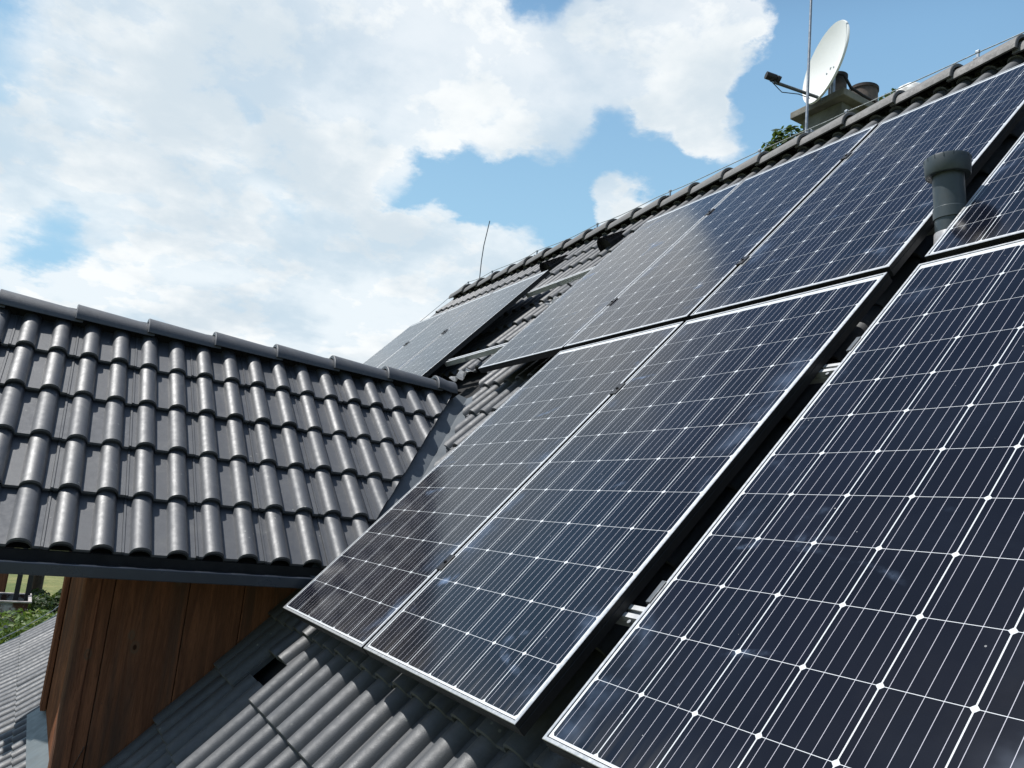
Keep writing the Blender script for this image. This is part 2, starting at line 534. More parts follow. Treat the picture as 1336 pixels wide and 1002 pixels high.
def tile_course(bm, lay, x0, ntile, low, dirv, nrm, length, lift=0.026, skip=None, thick=0.022):
    """one course: low = point of the lower edge at x = 0 (crest level)"""
    for k in range(ntile):
        if skip and skip(k):
            continue
        j = random.uniform(-0.004, 0.004)
        js = random.uniform(-0.004, 0.004)
        tint = random.random()
        xb = x0 + k * 2 * ROLL
        rows = []
        for q in range(3):
            f = q / 2
            h = -lift * f + j * (1 - f)
            p = low + dirv * (length * f + js)
            rows.append([bm.verts.new(p + Vector((xb + px, 0, 0)) + nrm * (pn + h)) for px, pn in PROF])
        fs = []
        for a, b in zip(rows, rows[1:]):
            for i in range(len(PROF) - 1):
                fs.append(bm.faces.new((a[i], a[i + 1], b[i + 1], b[i])))
        # rounded front lip, then its thickness
        f0 = [bm.verts.new(v.co) for v in rows[0]]
        f1 = [bm.verts.new(v.co - nrm * thick * 0.35 - dirv * 0.004) for v in rows[0]]
        f2 = [bm.verts.new(v.co - nrm * thick + dirv * 0.002) for v in rows[0]]
        for a, b in ((f1, f0), (f2, f1)):
            for i in range(len(PROF) - 1):
                fs.append(bm.faces.new((a[i], a[i + 1], b[i + 1], b[i])))
        # side edges
        for i in (0, -1):
            s0, s1 = rows[0][i], rows[2][i]
            d0 = bm.verts.new(s0.co - nrm * thick)
            d1 = bm.verts.new(s1.co - nrm * thick)
            c0, c1 = bm.verts.new(s0.co), bm.verts.new(s1.co)
            fs.append(bm.faces.new((c0, c1, d1, d0)))
        for f in fs:
            for lp in f.loops:
                lp[lay] = tint


def tint_layer(bm):
    return bm.loops.layers.float.new('tint') if 'tint' not in bm.loops.layers.float else bm.loops.layers.float['tint']


def cut(bm, co, no):
    bmesh.ops.bisect_plane(bm, geom=bm.verts[:] + bm.edges[:] + bm.faces[:], plane_co=co, plane_no=no, clear_outer=True, dist=1e-5)


# ---- shared roof numbers
RIDGE_S = 4.91
RY = RP(0, RIDGE_S, CREST).y
RZ = RP(0, RIDGE_S, CREST).z
GABLE_X = -8.10
END_X = 6.9
KICK_S = -0.364 - 2 * GAUGE       # the pitch softens below this course
GROUND = -3.6

# dormer numbers
DX, DZ = -3.60, 1.407             # ridge: x, crest level
DP = math.atan(0.897)
EX, EZ = -2.252, 0.198            # lower edge of the lowest course
DGAUGE = 0.350
DFRONT = -1.50
WALL_X = -2.79
WALL_Y = -0.735
DSV = Vector((-math.cos(DP), 0, math.sin(DP)))
DNV = Vector((math.sin(DP), 0, math.cos(DP)))
# valley: where the dormer slope meets the roof
VP1 = Vector((-3.6, (1.347 + 0.293) / 1.0724, 1.347))
VP0 = Vector((-2.25, (0.136 + 0.293) / 1.0724, 0.136))
VDIR = (VP1 - VP0).normalized()

house = thing('house', 'dark tiled house with a steep solar roof, timber dormer and chimney', 'house', Matrix.Translation((0, 0, GROUND)))

# ---- main roof tiles, front slope
bm = bmesh.new()
lay = tint_layer(bm)
NT_ALL = int((END_X - GABLE_X) / 0.30)
XT0 = -8.052
s = -0.364
courses = []
for k in range(-2, 16):
    courses.append(-0.364 + k * GAUGE)
HOLE_TILE = int(round((-2.40 - XT0) / 0.30))


def in_b(k, sl):
    """tile k of the course at sl lies in the strip cut by the valley"""
    x = XT0 + k * 0.30
    return sl > 0.2 and sl < 2.25 and x < -1.9


for sl in courses:
    ln = min(GAUGE + 0.035, RIDGE_S - sl)
    if ln < 0.05:
        continue
    hole = abs(sl + 0.364) < 0.01
    tile_course(bm, lay, XT0, NT_ALL, RP(0, sl, CREST), SV, NV, ln,
                skip=lambda k: in_b(k, sl) or ((hole or abs(sl + 0.707) < 0.01) and k == HOLE_TILE))
# the tile that has slipped up and leaves a hole
tile_course(bm, lay, XT0 + HOLE_TILE * 0.30, 1, RP(0, -0.158, CREST), SV, NV, 0.18)
tile_course(bm, lay, XT0 + HOLE_TILE * 0.30, 1, RP(0, -0.707, CREST), SV, NV, 0.425)
# softer pitch at the eaves
p = RP(0, KICK_S, CREST)
pitch = R(36)
ek = []
for k in range(6):
    dv = Vector((0, math.cos(pitch), math.sin(pitch)))
    nv = Vector((0, -math.sin(pitch), math.cos(pitch)))
    p = p - dv * GAUGE
    tile_course(bm, lay, XT0, NT_ALL, p.copy(), dv, nv, GAUGE + 0.035)
    ek.append((p.copy(), dv, nv))
    pitch = R(32)
EAVE = p.copy()
main_tiles = bm
# strip right of the valley, cut along it
bmv = bmesh.new()
layv = tint_layer(bmv)
for sl in courses:
    if 0.2 < sl < 2.25:
        tile_course(bmv, layv, XT0, NT_ALL, RP(0, sl, CREST), SV, NV, GAUGE + 0.035, skip=lambda k: not in_b(k, sl) or XT0 + k * 0.3 < -4.3)
side = VDIR.cross(NV).normalized()
if side.x > 0:
    side = -side
cut(bmv, VP0 - side * 0.145 + VDIR * 0.0, side)
me_tmp = bpy.data.meshes.new('tmp')
bmv.to_mesh(me_tmp)
bmv.free()
main_tiles.from_mesh(me_tmp)
bpy.data.meshes.remove(me_tmp)
mesh_obj('roof_tiles', main_tiles, M_TILE, house, None, 40)

# ---- back slope
bm = bmesh.new()
lay = tint_layer(bm)
for k in range(18):
    sl = RIDGE_S - 0.05 - (k + 1) * GAUGE
    q = RP(0, sl, CREST)
    tile_course(bm, lay, XT0, NT_ALL, Vector((0, 2 * RY - q.y, q.z)), Vector((0, -SV.y, SV.z)), Vector((0, -NV.y, NV.z)), GAUGE + 0.035)
bmesh.ops.reverse_faces(bm, faces=bm.faces[:])
mesh_obj('roof_tiles', bm, M_TILE, house, None, 40)

# ---- deck under the tiles, gable and eaves walls
bm = bmesh.new()
q0 = RP(0, RIDGE_S, -0.26)
q1 = RP(0, KICK_S, -0.26)
q2 = ek[0][0] - ek[0][2] * 0.115
q3 = EAVE - ek[-1][2] * 0.115 + ek[-1][1] * 0.06
qb = RP(0, -1.2, -0.26)
prof = [(q3.y, q3.z), (q2.y, q2.z), (q1.y, q1.z), (RY, RZ - 0.17), (2 * RY - qb.y, qb.z)]
for (ya, za), (yb, zb) in zip(prof, prof[1:]):
    vs = [bm.verts.new(c) for c in ((GABLE_X + 0.05, ya, za), (END_X - 0.05, ya, za), (END_X - 0.05, yb, zb), (GABLE_X + 0.05, yb, zb))]
    bm.faces.new(vs)
mesh_obj('roof_deck', bm, M_DECK, house)
bm = bmesh.new()
y0, y1 = q2.y - 0.1, 2 * RY - q2.y + 0.1
pts = [(y0, GROUND), (y1, GROUND), (y1, q2.z - 0.1), (RY, RZ - 0.30), (y0, q2.z - 0.15)]
a = [bm.verts.new((GABLE_X + 0.35, y, z)) for y, z in pts]
b = [bm.verts.new((END_X - 0.35, y, z)) for y, z in pts]
bm.faces.new(a)
bm.faces.new(b[::-1])
for i in (0, 1, 4):
    j = (i + 1) % 5
    bm.faces.new((a[i], a[j], b[j], b[i]))
mesh_obj('wall', bm, M_RENDERW, house)
# verge board along the left gable
bm = bmesh.new()
for (ya, za), (yb, zb) in zip(prof, prof[1:]):
    dy, dz_ = yb - ya, zb - za
    for x0, x1 in ((GABLE_X, GABLE_X + 0.03),):
        vs = []
        for x in (x0, x1):
            for y, z in ((ya, za), (yb, zb)):
                for h in (-0.10, 0.085):
                    vs.append(bm.verts.new((x, y, z + h / max(0.5, math.cos(math.atan2(abs(dz_), dy))))))
        for idx in ((0, 1, 3, 2), (4, 6, 7, 5), (1, 5, 7, 3), (0, 2, 6, 4), (0, 4, 5, 1), (2, 3, 7, 6)):
            bm.faces.new([vs[i] for i in idx])
mesh_obj('verge_board', bm, M_FASCIA, house)


# ------------------------------------------------------------------ ridge tiles
def ridge_mesh(length=0.42, r0=0.132, r1=0.112, sweep=R(88), flare=True):
    """half-round cap along +x: the flared, raised end is at x = length"""
    bm = bmesh.new()
    lay = tint_layer(bm)
    prof = [(0.0, r1, 0.0), (0.05, r1, 0.0), (length - 0.02, r0, 0.014), (length - 0.004, r0 + 0.001, 0.015), (length, r0 - 0.003, 0.0145)]
    seg = 16
    outer, inner = [], []
    for x, r, up in prof:
        outer.append([bm.verts.new((x, r * 1.05 * math.sin(-sweep + 2 * sweep * k / seg), r * math.cos(-sweep + 2 * sweep * k / seg) + up)) for k in range(seg + 1)])
        ri = r - 0.016
        inner.append([bm.verts.new((x, ri * 1.05 * math.sin(-sweep + 2 * sweep * k / seg), ri * math.cos(-sweep + 2 * sweep * k / seg) + up)) for k in range(seg + 1)])
    for rows, rev in ((outer, False), (inner, True)):
        for a, b in zip(rows, rows[1:]):
            for k in range(seg):
                vs = (a[k], a[k + 1], b[k + 1], b[k])
                bm.faces.new(vs if not rev else vs[::-1])
    for i in (0, -1):
        for k in range(seg):
            bm.faces.new((outer[i][k], outer[i][k + 1], inner[i][k + 1], inner[i][k]))
    for rows in (0, seg):
        for (a, b), (c, d_) in zip(zip(outer, outer[1:]), zip(inner, inner[1:])):
            bm.faces.new((a[rows], b[rows], d_[rows], c[rows]))
    for f in bm.faces:
        for lp in f.loops:
            lp[lay] = 0.5
    bmesh.ops.recalc_face_normals(bm, faces=bm.faces)
    return bm


CAPG = 0.385
CAPZ = RZ - 0.105
n_caps = int((END_X - GABLE_X) / CAPG)
cap0 = None
for k in range(n_caps):
    x = GABLE_X + 0.02 + k * CAPG
    Mx = Matrix.Translation((x, RY + random.uniform(-.004, .004), CAPZ + random.uniform(-.003, .003))) @ Matrix.Rotation(random.uniform(-.008, .008), 4, 'Z')
    if cap0 is None:
        cap0 = mesh_obj('ridge_tile', ridge_mesh(), M_RIDGE, house, Mx, 40)
    else:
        o = cap0.copy()
        link(o, house, Mx)
# dark ridge roll under the caps
bm = bmesh.new()
for sg in (-1, 1):
    vs = [bm.verts.new(c) for c in ((GABLE_X + .05, RY, RZ + 0.0), (END_X - .05, RY, RZ), (END_X - .05, RY + sg * 0.09, RZ - 0.10), (GABLE_X + .05, RY + sg * 0.09, RZ - 0.10))]
    bm.faces.new(vs)
mesh_obj('ridge_roll', bm, M_DECK, house)

# ------------------------------------------------------------------ dormer
# core walls
bm = bmesh.new()
lay = tint_layer(bm)
BZ0, BZ1 = -1.35, 0.60


def board(bm, M, w, h0, h1, th=0.022, bev=0.004):
    """a vertical board: local x along the wall, z up, outward = -y"""
    b2 = bmesh.new()
    l2 = tint_layer(b2)
    box(b2, 0, w, -th, 0, h0, h1, 0, bev)
    tv = random.random()
    for f in b2.faces:
        for lp in f.loops:
            lp[l2] = tv
    if w > 0.15:
        for hz in (-0.55, -0.02, 0.20):
            for ox in (0.03, w - 0.03):
                nb = len(b2.faces)
                box(b2, ox - 0.003, ox + 0.003, -th - 0.0012, -th + 0.002, hz - 0.003, hz + 0.003)
                b2.faces.ensure_lookup_table()
                for f in b2.faces[nb:]:
                    for lp in f.loops:
                        lp[l2] = 1.0
    b2.transform(M)
    me = bpy.data.meshes.new('t')
    b2.to_mesh(me)
    b2.free()
    bm.from_mesh(me)
    bpy.data.meshes.remove(me)


# right cheek: boards side by side along y, facing +x
y = WALL_Y + 0.045
widths = [0.060, 0.335, 0.265, 0.24, 0.26, 0.25, 0.27, 0.24]
for i, w in enumerate(widths):
    # local x -> +y, local -y -> +x
    Mb = Matrix(((0, -1, 0, WALL_X), (1, 0, 0, y), (0, 0, 1, 0), (0, 0, 0, 1)))
    board(bm, Mb, w - 0.003, BZ0, 0.42, 0.022)
    y += w
# left cheek (out of sight) and front gable boards
LX = 2 * DX - WALL_X
y = WALL_Y + 0.045
for i, w in enumerate(widths):
    Mb = Matrix(((0, 1, 0, LX), (1, 0, 0, y), (0, 0, 1, 0), (0, 0, 0, 1)))
    board(bm, Mb, w - 0.003, BZ0, 0.42, 0.022)
    y += w
x = LX
i = 0
while x < WALL_X - 0.02:
    w = min(0.232, WALL_X - x)
    top = DZ - 0.20 - abs((x + w / 2) - DX) * 0.897
    board(bm, Matrix.Translation((x, WALL_Y + 0.022, 0)), w - 0.004, BZ0, top, 0.022)
    x += w
    i += 1
for f in bm.faces:
    f.smooth = False
dormer = mesh_obj('dormer', bm, M_WOOD, house)
# corner boards
for cx, sgn in ((WALL_X, 1), (LX, -1)):
    bm = bmesh.new()
    lay = tint_layer(bm)
    if sgn > 0:
        box(bm, cx + 0.002, cx + 0.030, WALL_Y - 0.026, WALL_Y + 0.045, BZ0, 0.36, 0, 0.004)
        box(bm, cx - 0.12, cx + 0.000, WALL_Y - 0.028, WALL_Y - 0.004, BZ0, 0.40, 0, 0.004)
    else:
        box(bm, cx - 0.030, cx + 0.13, WALL_Y - 0.035, WALL_Y - 0.004, -0.935, 0.36, 0, 0.005)
    for f in bm.faces:
        for lp in f.loops:
            lp[lay] = 0.35
    mesh_obj('corner_board', bm, M_WOOD, dormer)

# dormer tiles: local frame x -> +Y, y -> up the slope, z -> normal
M_D = Matrix(((0, DSV.x, DNV.x, EX), (1, 0, 0, 0), (0, DSV.z, DNV.z, EZ), (0, 0, 0, 1)))
slope_len = (EX - DX) / math.cos(DP)
DY0 = -1.055 - 0.0755 - 0.15 * 4 + 0.15      # a roll crest falls on y = -1.055
for sgn in (1, -1):
    bm = bmesh.new()
    lay = tint_layer(bm)
    ny = 16
    ndown = 0
    for k in range(6):
        sl = k * DGAUGE
        ln = min(DGAUGE + 0.035, slope_len - 0.02 - sl)
        if ln < 0.06:
            continue
        tile_course(bm, lay, DY0, ny, Vector((0, sl, 0)), Vector((0, 1, 0)), Vector((0, 0, 1)), ln, lift=0.030, thick=0.026)
    bm.transform(M_D)
    # clip along the valley, and flush with the front verge
    nn = VDIR.cross(DNV).normalized()
    if nn.y < 0:
        nn = -nn
    cut(bm, VP0 - nn * 0.095, nn)
    if sgn < 0:
        bm.transform(Matrix.Translation((2 * DX, 0, 0)) @ Matrix.Scale(-1, 4, (1, 0, 0)))
        bmesh.ops.reverse_faces(bm, faces=bm.faces[:])
    mesh_obj('dormer_tiles', bm, M_TILE_D, dormer, None, 40)

# dormer deck
bm = bmesh.new()
for sgn in (1, -1):
    pts = []
    for (sx, yy) in ((0.03, DFRONT - 0.02), (slope_len, DFRONT - 0.02), (slope_len, 1.45), (0.03, 0.42)):
        q = Vector((EX, yy, EZ)) + DSV * sx - DNV * 0.085
        if sgn < 0:
            q.x = 2 * DX - q.x
        pts.append(bm.verts.new(q))
    bm.faces.new(pts)
mesh_obj('dormer_deck', bm, M_DECK, dormer)
# dormer ridge tiles, stepped up towards the front
bm = ridge_mesh(0.415, 0.100, 0.085)
capd = None
k = 0
yy = 1.285
Mx = Matrix.Translation((DX, 1.395, DZ - 0.090)) @ Matrix.Rotation(R(-90), 4, 'Z')
mesh_obj('ridge_tile', ridge_mesh(0.15, 0.100, 0.095), M_TILE_D, dormer, Mx, 40)
while yy > DFRONT:
    Mx = Matrix.Translation((DX, yy, DZ - 0.090)) @ Matrix.Rotation(R(-90), 4, 'Z') @ Matrix.Rotation(random.uniform(-.01, .01), 4, 'Z')
    if capd is None:
        capd = mesh_obj('ridge_tile', bm, M_TILE_D, dormer, Mx, 40)
    else:
        link(capd.copy(), dormer, Mx)
    yy -= 0.375
bm = bmesh.new()
for sgn in (-1, 1):
    vs = [bm.verts.new(c) for c in ((DX, DFRONT, DZ + .0), (DX, 1.38, DZ), (DX + sgn * .07, 1.38, DZ - .075), (DX + sgn * .07, DFRONT, DZ - .075))]
    bm.faces.new(vs)
mesh_obj('ridge_roll', bm, M_DECK, dormer)
# eaves: batten, fascia and soffit on each side
for sgn in (1, -1):
    def mx(x):
        return x if sgn > 0 else 2 * DX - x
    bm = bmesh.new()
    xa, xb = sorted((mx(EX - 0.10), mx(EX - 0.035)))
    box(bm, xa, xb, DFRONT, 0.32, EZ - 0.088, EZ - 0.045)
    mesh_obj('eave_comb', bm, M_DECK, dormer)
    bm = bmesh.new()
    xa, xb = sorted((mx(EX - 0.06), mx(EX + 0.035)))
    box(bm, xa, xb, DFRONT - 0.02, 0.30, EZ - 0.136, EZ - 0.088, 0, 0.004)
    xa, xb = sorted((mx(WALL_X), mx(EX - 0.05)))
    box(bm, xa, xb, DFRONT, 0.30, EZ - 0.128, EZ - 0.106)
    mesh_obj('fascia', bm, M_FASCIA, dormer)
# valley flashing: two wings folded along the valley
bm = bmesh.new()
w1 = NV.cross(VDIR).normalized()
if w1.x < 0:
    w1 = -w1
w2 = DNV.cross(VDIR).normalized()
if w2.y > 0:
    w2 = -w2
vsink = Vector((0, 0, -0.045))
a0, a1 = VP0 - VDIR * 0.10 + vsink, VP1 + VDIR * 0.02 + vsink
N = 14
row = []
for i in range(N + 1):
    c = a0.lerp(a1, i / N)
    row.append([bm.verts.new(c + w2 * 0.26 - DNV * 0.006), bm.verts.new(c + w2 * 0.01), bm.verts.new(c + NV * 0.006 + w1 * 0.015), bm.verts.new(c + w1 * 0.10 + NV * 0.003), bm.verts.new(c + w1 * 0.30 + NV * (0.012 + random.uniform(0, 0.004)))])
for a, b in zip(row, row[1:]):
    for i in range(4):
        bm.faces.new((a[i], a[i + 1], b[i + 1], b[i]))
mesh_obj('valley_flashing', bm, M_FLASH, dormer, None, 30)
# apron at the foot of the dormer front
bm = bmesh.new()
dv, nv = ek[0][1], ek[0][2]
pa = ek[0][0] + nv * 0.012 + dv * (0.085)
pts = []
for xx in (LX - 0.10, WALL_X + 0.035):
    pts.append([bm.verts.new(Vector((xx, 0, 0)) + pa + dv * 0.23 + Vector((0, 0, 0.14))), bm.verts.new(Vector((xx, 0, 0)) + pa + dv * 0.145), bm.verts.new(Vector((xx, 0, 0)) + pa), bm.verts.new(Vector((xx, 0, 0)) + pa - nv * 0.02)])
for i in range(3):
    bm.faces.new((pts[0][i], pts[1][i], pts[1][i + 1], pts[0][i + 1]))
mesh_obj('apron_flashing', bm, M_APRON, dormer)

# ------------------------------------------------------------------ chimney
CX0, CX1, CY0, CY1 = -2.86, -2.33, 3.90, 4.62
SLZ = 4.055
bm = bmesh.new()
box(bm, CX0 + 0.075, CX1 - 0.075, CY0 + 0.075, CY1 - 0.075, 2.3, SLZ, 0, 0.006)
chimney = mesh_obj('chimney', bm, M_REND, house)
bm = bmesh.new()
box(bm, CX0, CX1, CY0, CY1, SLZ, SLZ + 0.062, 0, 0.006)
mesh_obj('chimney_cap', bm, M_CONC, chimney)
for px, py, r, h in ((-2.55, 4.10, 0.072, 0.275), (-2.50, 4.37, 0.112, 0.235)):
    bm = bmesh.new()
    lathe(bm, [(r + 0.012, 0), (r + 0.012, 0.03), (r, 0.035), (r, h - 0.03), (r + 0.008, h - 0.025), (r + 0.008, h), (r - 0.014, h), (r - 0.016, 0.02), (0, 0.02)], 32)
    mesh_obj('chimney_pot', bm, M_POT, chimney, Matrix.Translation((px, py, SLZ + 0.06)), 40)

# ------------------------------------------------------------------ solar panels
FW = 6 * PITCH
FH = 12 * PITCH
MX, MY, MYT = 0.0175, 0.0175, 0.034


def make_panel(label):
    root = thing('solar_panel', label, 'solar panel', None, 'solar panels on the main roof')
    bm = bmesh.new()
    X0, X1, Y0, Y1 = -MX, FW + MX, -MY, FH + MYT
    lip = 0.0095
    t = 0.040

    def ring(off, z):
        return [bm.verts.new((x, y, z)) for x, y in ((X0 + off, Y0 + off), (X1 - off, Y0 + off), (X1 - off, Y1 - off), (X0 + off, Y1 - off))]
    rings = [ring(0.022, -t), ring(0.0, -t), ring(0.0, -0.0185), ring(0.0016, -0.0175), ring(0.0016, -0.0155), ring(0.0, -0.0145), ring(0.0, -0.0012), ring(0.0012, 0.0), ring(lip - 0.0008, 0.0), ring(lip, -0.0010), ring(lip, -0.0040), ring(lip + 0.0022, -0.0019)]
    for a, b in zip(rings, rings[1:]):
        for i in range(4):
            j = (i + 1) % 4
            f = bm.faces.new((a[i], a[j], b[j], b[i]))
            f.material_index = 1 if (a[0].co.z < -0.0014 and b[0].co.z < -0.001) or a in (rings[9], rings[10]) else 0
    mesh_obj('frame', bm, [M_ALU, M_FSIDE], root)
    bm = bmesh.new()
    vs = [bm.verts.new(c) for c in ((X0 + lip + .002, Y0 + lip + .002, -0.002), (X1 - lip - .002, Y0 + lip + .002, -0.002), (X1 - lip - .002, Y1 - lip - .002, -0.002), (X0 + lip + .002, Y1 - lip - .002, -0.002))]
    bm.faces.new(vs)
    vs2 = [bm.verts.new(v.co + Vector((0, 0, -0.006))) for v in vs]
    bm.faces.new(vs2[::-1])
    for i in range(4):
        j = (i + 1) % 4
        bm.faces.new((vs[i], vs2[i], vs2[j], vs[j]))
    mesh_obj('cell_sheet', bm, M_CELL, root)
    return root


def place(root, x, s, n=0.0, tilt=(0, 0)):
    M = at_roof(x, s, n) @ Matrix.Rotation(tilt[0], 4, 'X') @ Matrix.Rotation(tilt[1], 4, 'Y')
    root.matrix_world = M
    MW[root.name] = M


PANELS = [
    (0.0, 0.0, 'large front solar panel filling the lower right corner'),
    (-1.1005, 0.0, 'lower row solar panel just left of the wide black gap'),
    (-2.1073, 0.0, 'lower row solar panel at the end next to the dormer valley'),
    (-1.1170, 1.9989, 'upper row solar panel just left of the grey vent pipe'),
    (-2.1238, 1.9989, 'upper row solar panel in the middle with a cloud edge reflected in it'),
    (-3.1306, 1.9989, 'greyish upper row solar panel whose left side overhangs the bare rails'),
    (0.0, 1.9989, 'upper row solar panel to the right of the grey vent pipe'),
    (-5.238, 1.755, 'far solar panel next to the bare rails, rightmost of the distant trio'),
    (-6.236, 1.755, 'far solar panel in the middle of the distant trio behind the dormer ridge'),
    (-7.234, 1.755, 'far solar panel at the left gable, last of the distant trio'),
    (1.0068, 0.0, ''), (1.0068, 1.9989, ''),
]
proto = None
for x, s_, lab in PANELS:
    if not lab:
        continue
    if proto is None:
        proto = make_panel(lab)
        place(proto, x, s_)
        continue
    r = proto.copy()
    COL.objects.link(r)
    r['label'] = lab
    place(r, x, s_, random.uniform(-0.0015, 0.0015), (random.uniform(-.0008, .0008), random.uniform(-.0008, .0008)))
    for ch in list(proto.children):
        c = ch.copy()
        COL.objects.link(c)
        c.parent = r
        MW[c.name] = MW[r.name]

# ------------------------------------------------------------------ rails, hooks, clamps
RT = -0.0405          # top of the rail under the frames


def rail(x0, x1, s_, label):
    bm = bmesh.new()
    # an extruded section with a slot along its top
    sec = [(-0.020, -0.040), (0.020, -0.040), (0.020, -0.022), (0.017, -0.020), (0.020, -0.018), (0.020, 0.0), (0.006, 0.0), (0.006, -0.004), (0.012, -0.004), (0.012, -0.014), (-0.012, -0.014), (-0.012, -0.004), (-0.006, -0.004), (-0.006, 0.0), (-0.020, 0.0), (-0.020, -0.018), (-0.017, -0.020), (-0.020, -0.022)]
    a = [bm.verts.new((0, p_, q_)) for p_, q_ in sec]
    b = [bm.verts.new((x1 - x0, p_, q_)) for p_, q_ in sec]
    for i in range(len(sec)):
        j = (i + 1) % len(sec)
        bm.faces.new((a[i], a[j], b[j], b[i]))
    bm.faces.new(a)
    bm.faces.new(b[::-1])
    bmesh.ops.recalc_face_normals(bm, faces=bm.faces)
    o = mesh_obj('mounting_rail', bm, M_ALU2, None, at_roof(x0, s_, RT))
    return tag(o, label, 'rail', 'mounting rails under the panels')


rail(-2.14, 1.05, 0.385, 'lower silver rail crossing the black gap near the bottom of the front panels')
rail(-2.14, 1.05, 1.428, 'silver rail crossing the black gap near the top of the lower panel row')
rail(-4.30, 1.05, 2.365, 'lower bare silver rail sticking out left of the upper row')
rail(-4.30, 1.05, 3.385, 'upper bare silver rail between the far trio and the upper row')

clamp0 = None
CLAMPS = [(-1.1255, 0.388, 'small black clamp between the two lower row panels near their bottom'),
          (-1.1255, 1.425, 'small black clamp between the two lower row panels near their top'),
          (-2.1365, 2.435, 'small black clamp low between the two greyish upper row panels'),
          (-2.1365, 3.485, 'small black clamp high between the two greyish upper row panels'),
          (-1.1420, 2.455, 'small black clamp low in the seam left of the vent pipe panel'),
          (-1.1420, 3.530, 'small black clamp high in the seam left of the vent pipe panel'),
          (-5.263, 3.00, 'small dark clamp in the near seam of the distant trio'),
          (-6.261, 3.05, 'small dark clamp in the far seam of the distant trio')]
for x, s_, lab in CLAMPS:
    M = at_roof(x, s_, 0)
    if clamp0 is None:
        bm = bmesh.new()
        box(bm, -0.019, 0.019, -0.037, 0.037, 0.0012, 0.005, 0, 0.001)
        box(bm, -0.0065, 0.0065, -0.036, 0.036, -0.038, 0.0015)
        b2 = bmesh.new()
        lathe(b2, [(0.0065, 0.0048), (0.0065, 0.010), (0.0035, 0.010), (0.0035, 0.007), (0, 0.007)], 6)
        me = bpy.data.meshes.new('t')
        b2.to_mesh(me)
        b2.free()
        bm.from_mesh(me)
        bpy.data.meshes.remove(me)
        clamp0 = tag(mesh_obj('panel_clamp', bm, M_BLACK, None, M), lab, 'clamp', 'clamps between panels')
    else:
        o = clamp0.copy()
        link(o, None, M)
        o['label'] = lab
# end clamps on the left frame of the front panel
end0 = None
for s_, lab in ((0.425, 'end clamp holding the left frame of the large front panel near its bottom'), (1.475, 'end clamp holding the left frame of the large front panel near its top')):
    M = at_roof(-MX - 0.001, s_, 0)
    if end0 is None:
        bm = bmesh.new()
        box(bm, -0.010, 0.005, -0.036, 0.036, 0.0012, 0.0038, 0, 0.0008)
        box(bm, -0.010, -0.006, -0.036, 0.036, -0.036, 0.0012)
        end0 = tag(mesh_obj('end_clamp', bm, M_DSTEEL, None, M), lab, 'clamp', 'end clamps on the front panel')
    else:
        o = end0.copy()
        link(o, None, M)
        o['label'] = lab


def hook(x, s_, label):
    root = thing('roof_hook', label, 'roof hook', at_roof(x, s_, RT - 0.04), 'roof hooks under the rails')
    bm = bmesh.new()
    pts = [(-0.012, 0.0), (0.055, 0.0), (0.062, -0.030), (0.075, -0.062), (0.17, -0.070)]
    for (ya, za), (yb, zb) in zip(pts, pts[1:]):
        vs = []
        for xx in (-0.016, 0.016):
            for h in (0.0, -0.006):
                vs += [bm.verts.new((xx, ya, za + h)), bm.verts.new((xx, yb, zb + h))]
        for idx in ((0, 1, 5, 4), (2, 6, 7, 3), (0, 2, 3, 1), (4, 5, 7, 6)):
            bm.faces.new([vs[i] for i in idx])
    bmesh.ops.recalc_face_normals(bm, faces=bm.faces)
    mesh_obj('bracket', bm, M_DSTEEL, root, MW[root.name])
    bm = bmesh.new()
    tube(bm, [(-0.0, 0.03, 0.002), (0.0, 0.03, 0.018)], 0.009, 6)
    mesh_obj('bolt', bm, M_STEEL, root, MW[root.name])
    bm = bmesh.new()
    tube(bm, [(-0.0, -0.03, 0.005), (0.0, -0.03, 0.038)], 0.006, 8)
    mesh_obj('bolt', bm, M_STEEL, root, MW[root.name])
    return root


hook(-0.098, 0.385, 'steel hook and bolt in the black gap beside the lower rail')
hook(-0.098, 1.428, 'steel hook and bolt in the black gap beside the second rail')
hook(-3.92, 2.365, 'roof hook under the lower bare rail left of the upper row')
hook(-3.80, 3.385, 'roof hook under the upper bare rail left of the upper row')

bm = bmesh.new()
tube(bm, [tuple(RP(*q)) for q in ((-0.02, 1.80, -0.055), (-0.045, 1.755, -0.060), (-0.075, 1.70, -0.075), (-0.06, 1.64, -0.085), (-0.02, 1.60, -0.08))], 0.0045, 8)
tag(mesh_obj('cable', bm, simple('pale_grey_cable', (0.34, 0.33, 0.32), 0.5), None, None, 60), 'pale grey cable loop peeping out of the black gap below the vent pipe', 'cable')
# lifted flashing patch by each visible hook
for x, s_, lab in ((-3.72, 3.20, 'crumpled light metal flashing patch under the upper bare rail'), (-3.95, 2.235, 'crumpled light metal flashing patch under the lower bare rail')):
    bm = bmesh.new()
    n = 6
    g = [[bm.verts.new((-0.10 + 0.2 * i / n, -0.06 + 0.12 * j / n, 0.010 + 0.022 * math.sin(i * 1.9 + j) + random.uniform(-.004, .010))) for j in range(n + 1)] for i in range(n + 1)]
    for i in range(n):
        for j in range(n):
            bm.faces.new((g[i][j], g[i + 1][j], g[i + 1][j + 1], g[i][j + 1]))
    bmesh.ops.solidify(bm, geom=bm.faces[:], thickness=0.002)
    tag(mesh_obj('flashing_patch', bm, M_ALU2, None, at_roof(x, s_, CREST)), lab, 'flashing patch', 'flashing patches under the rails')


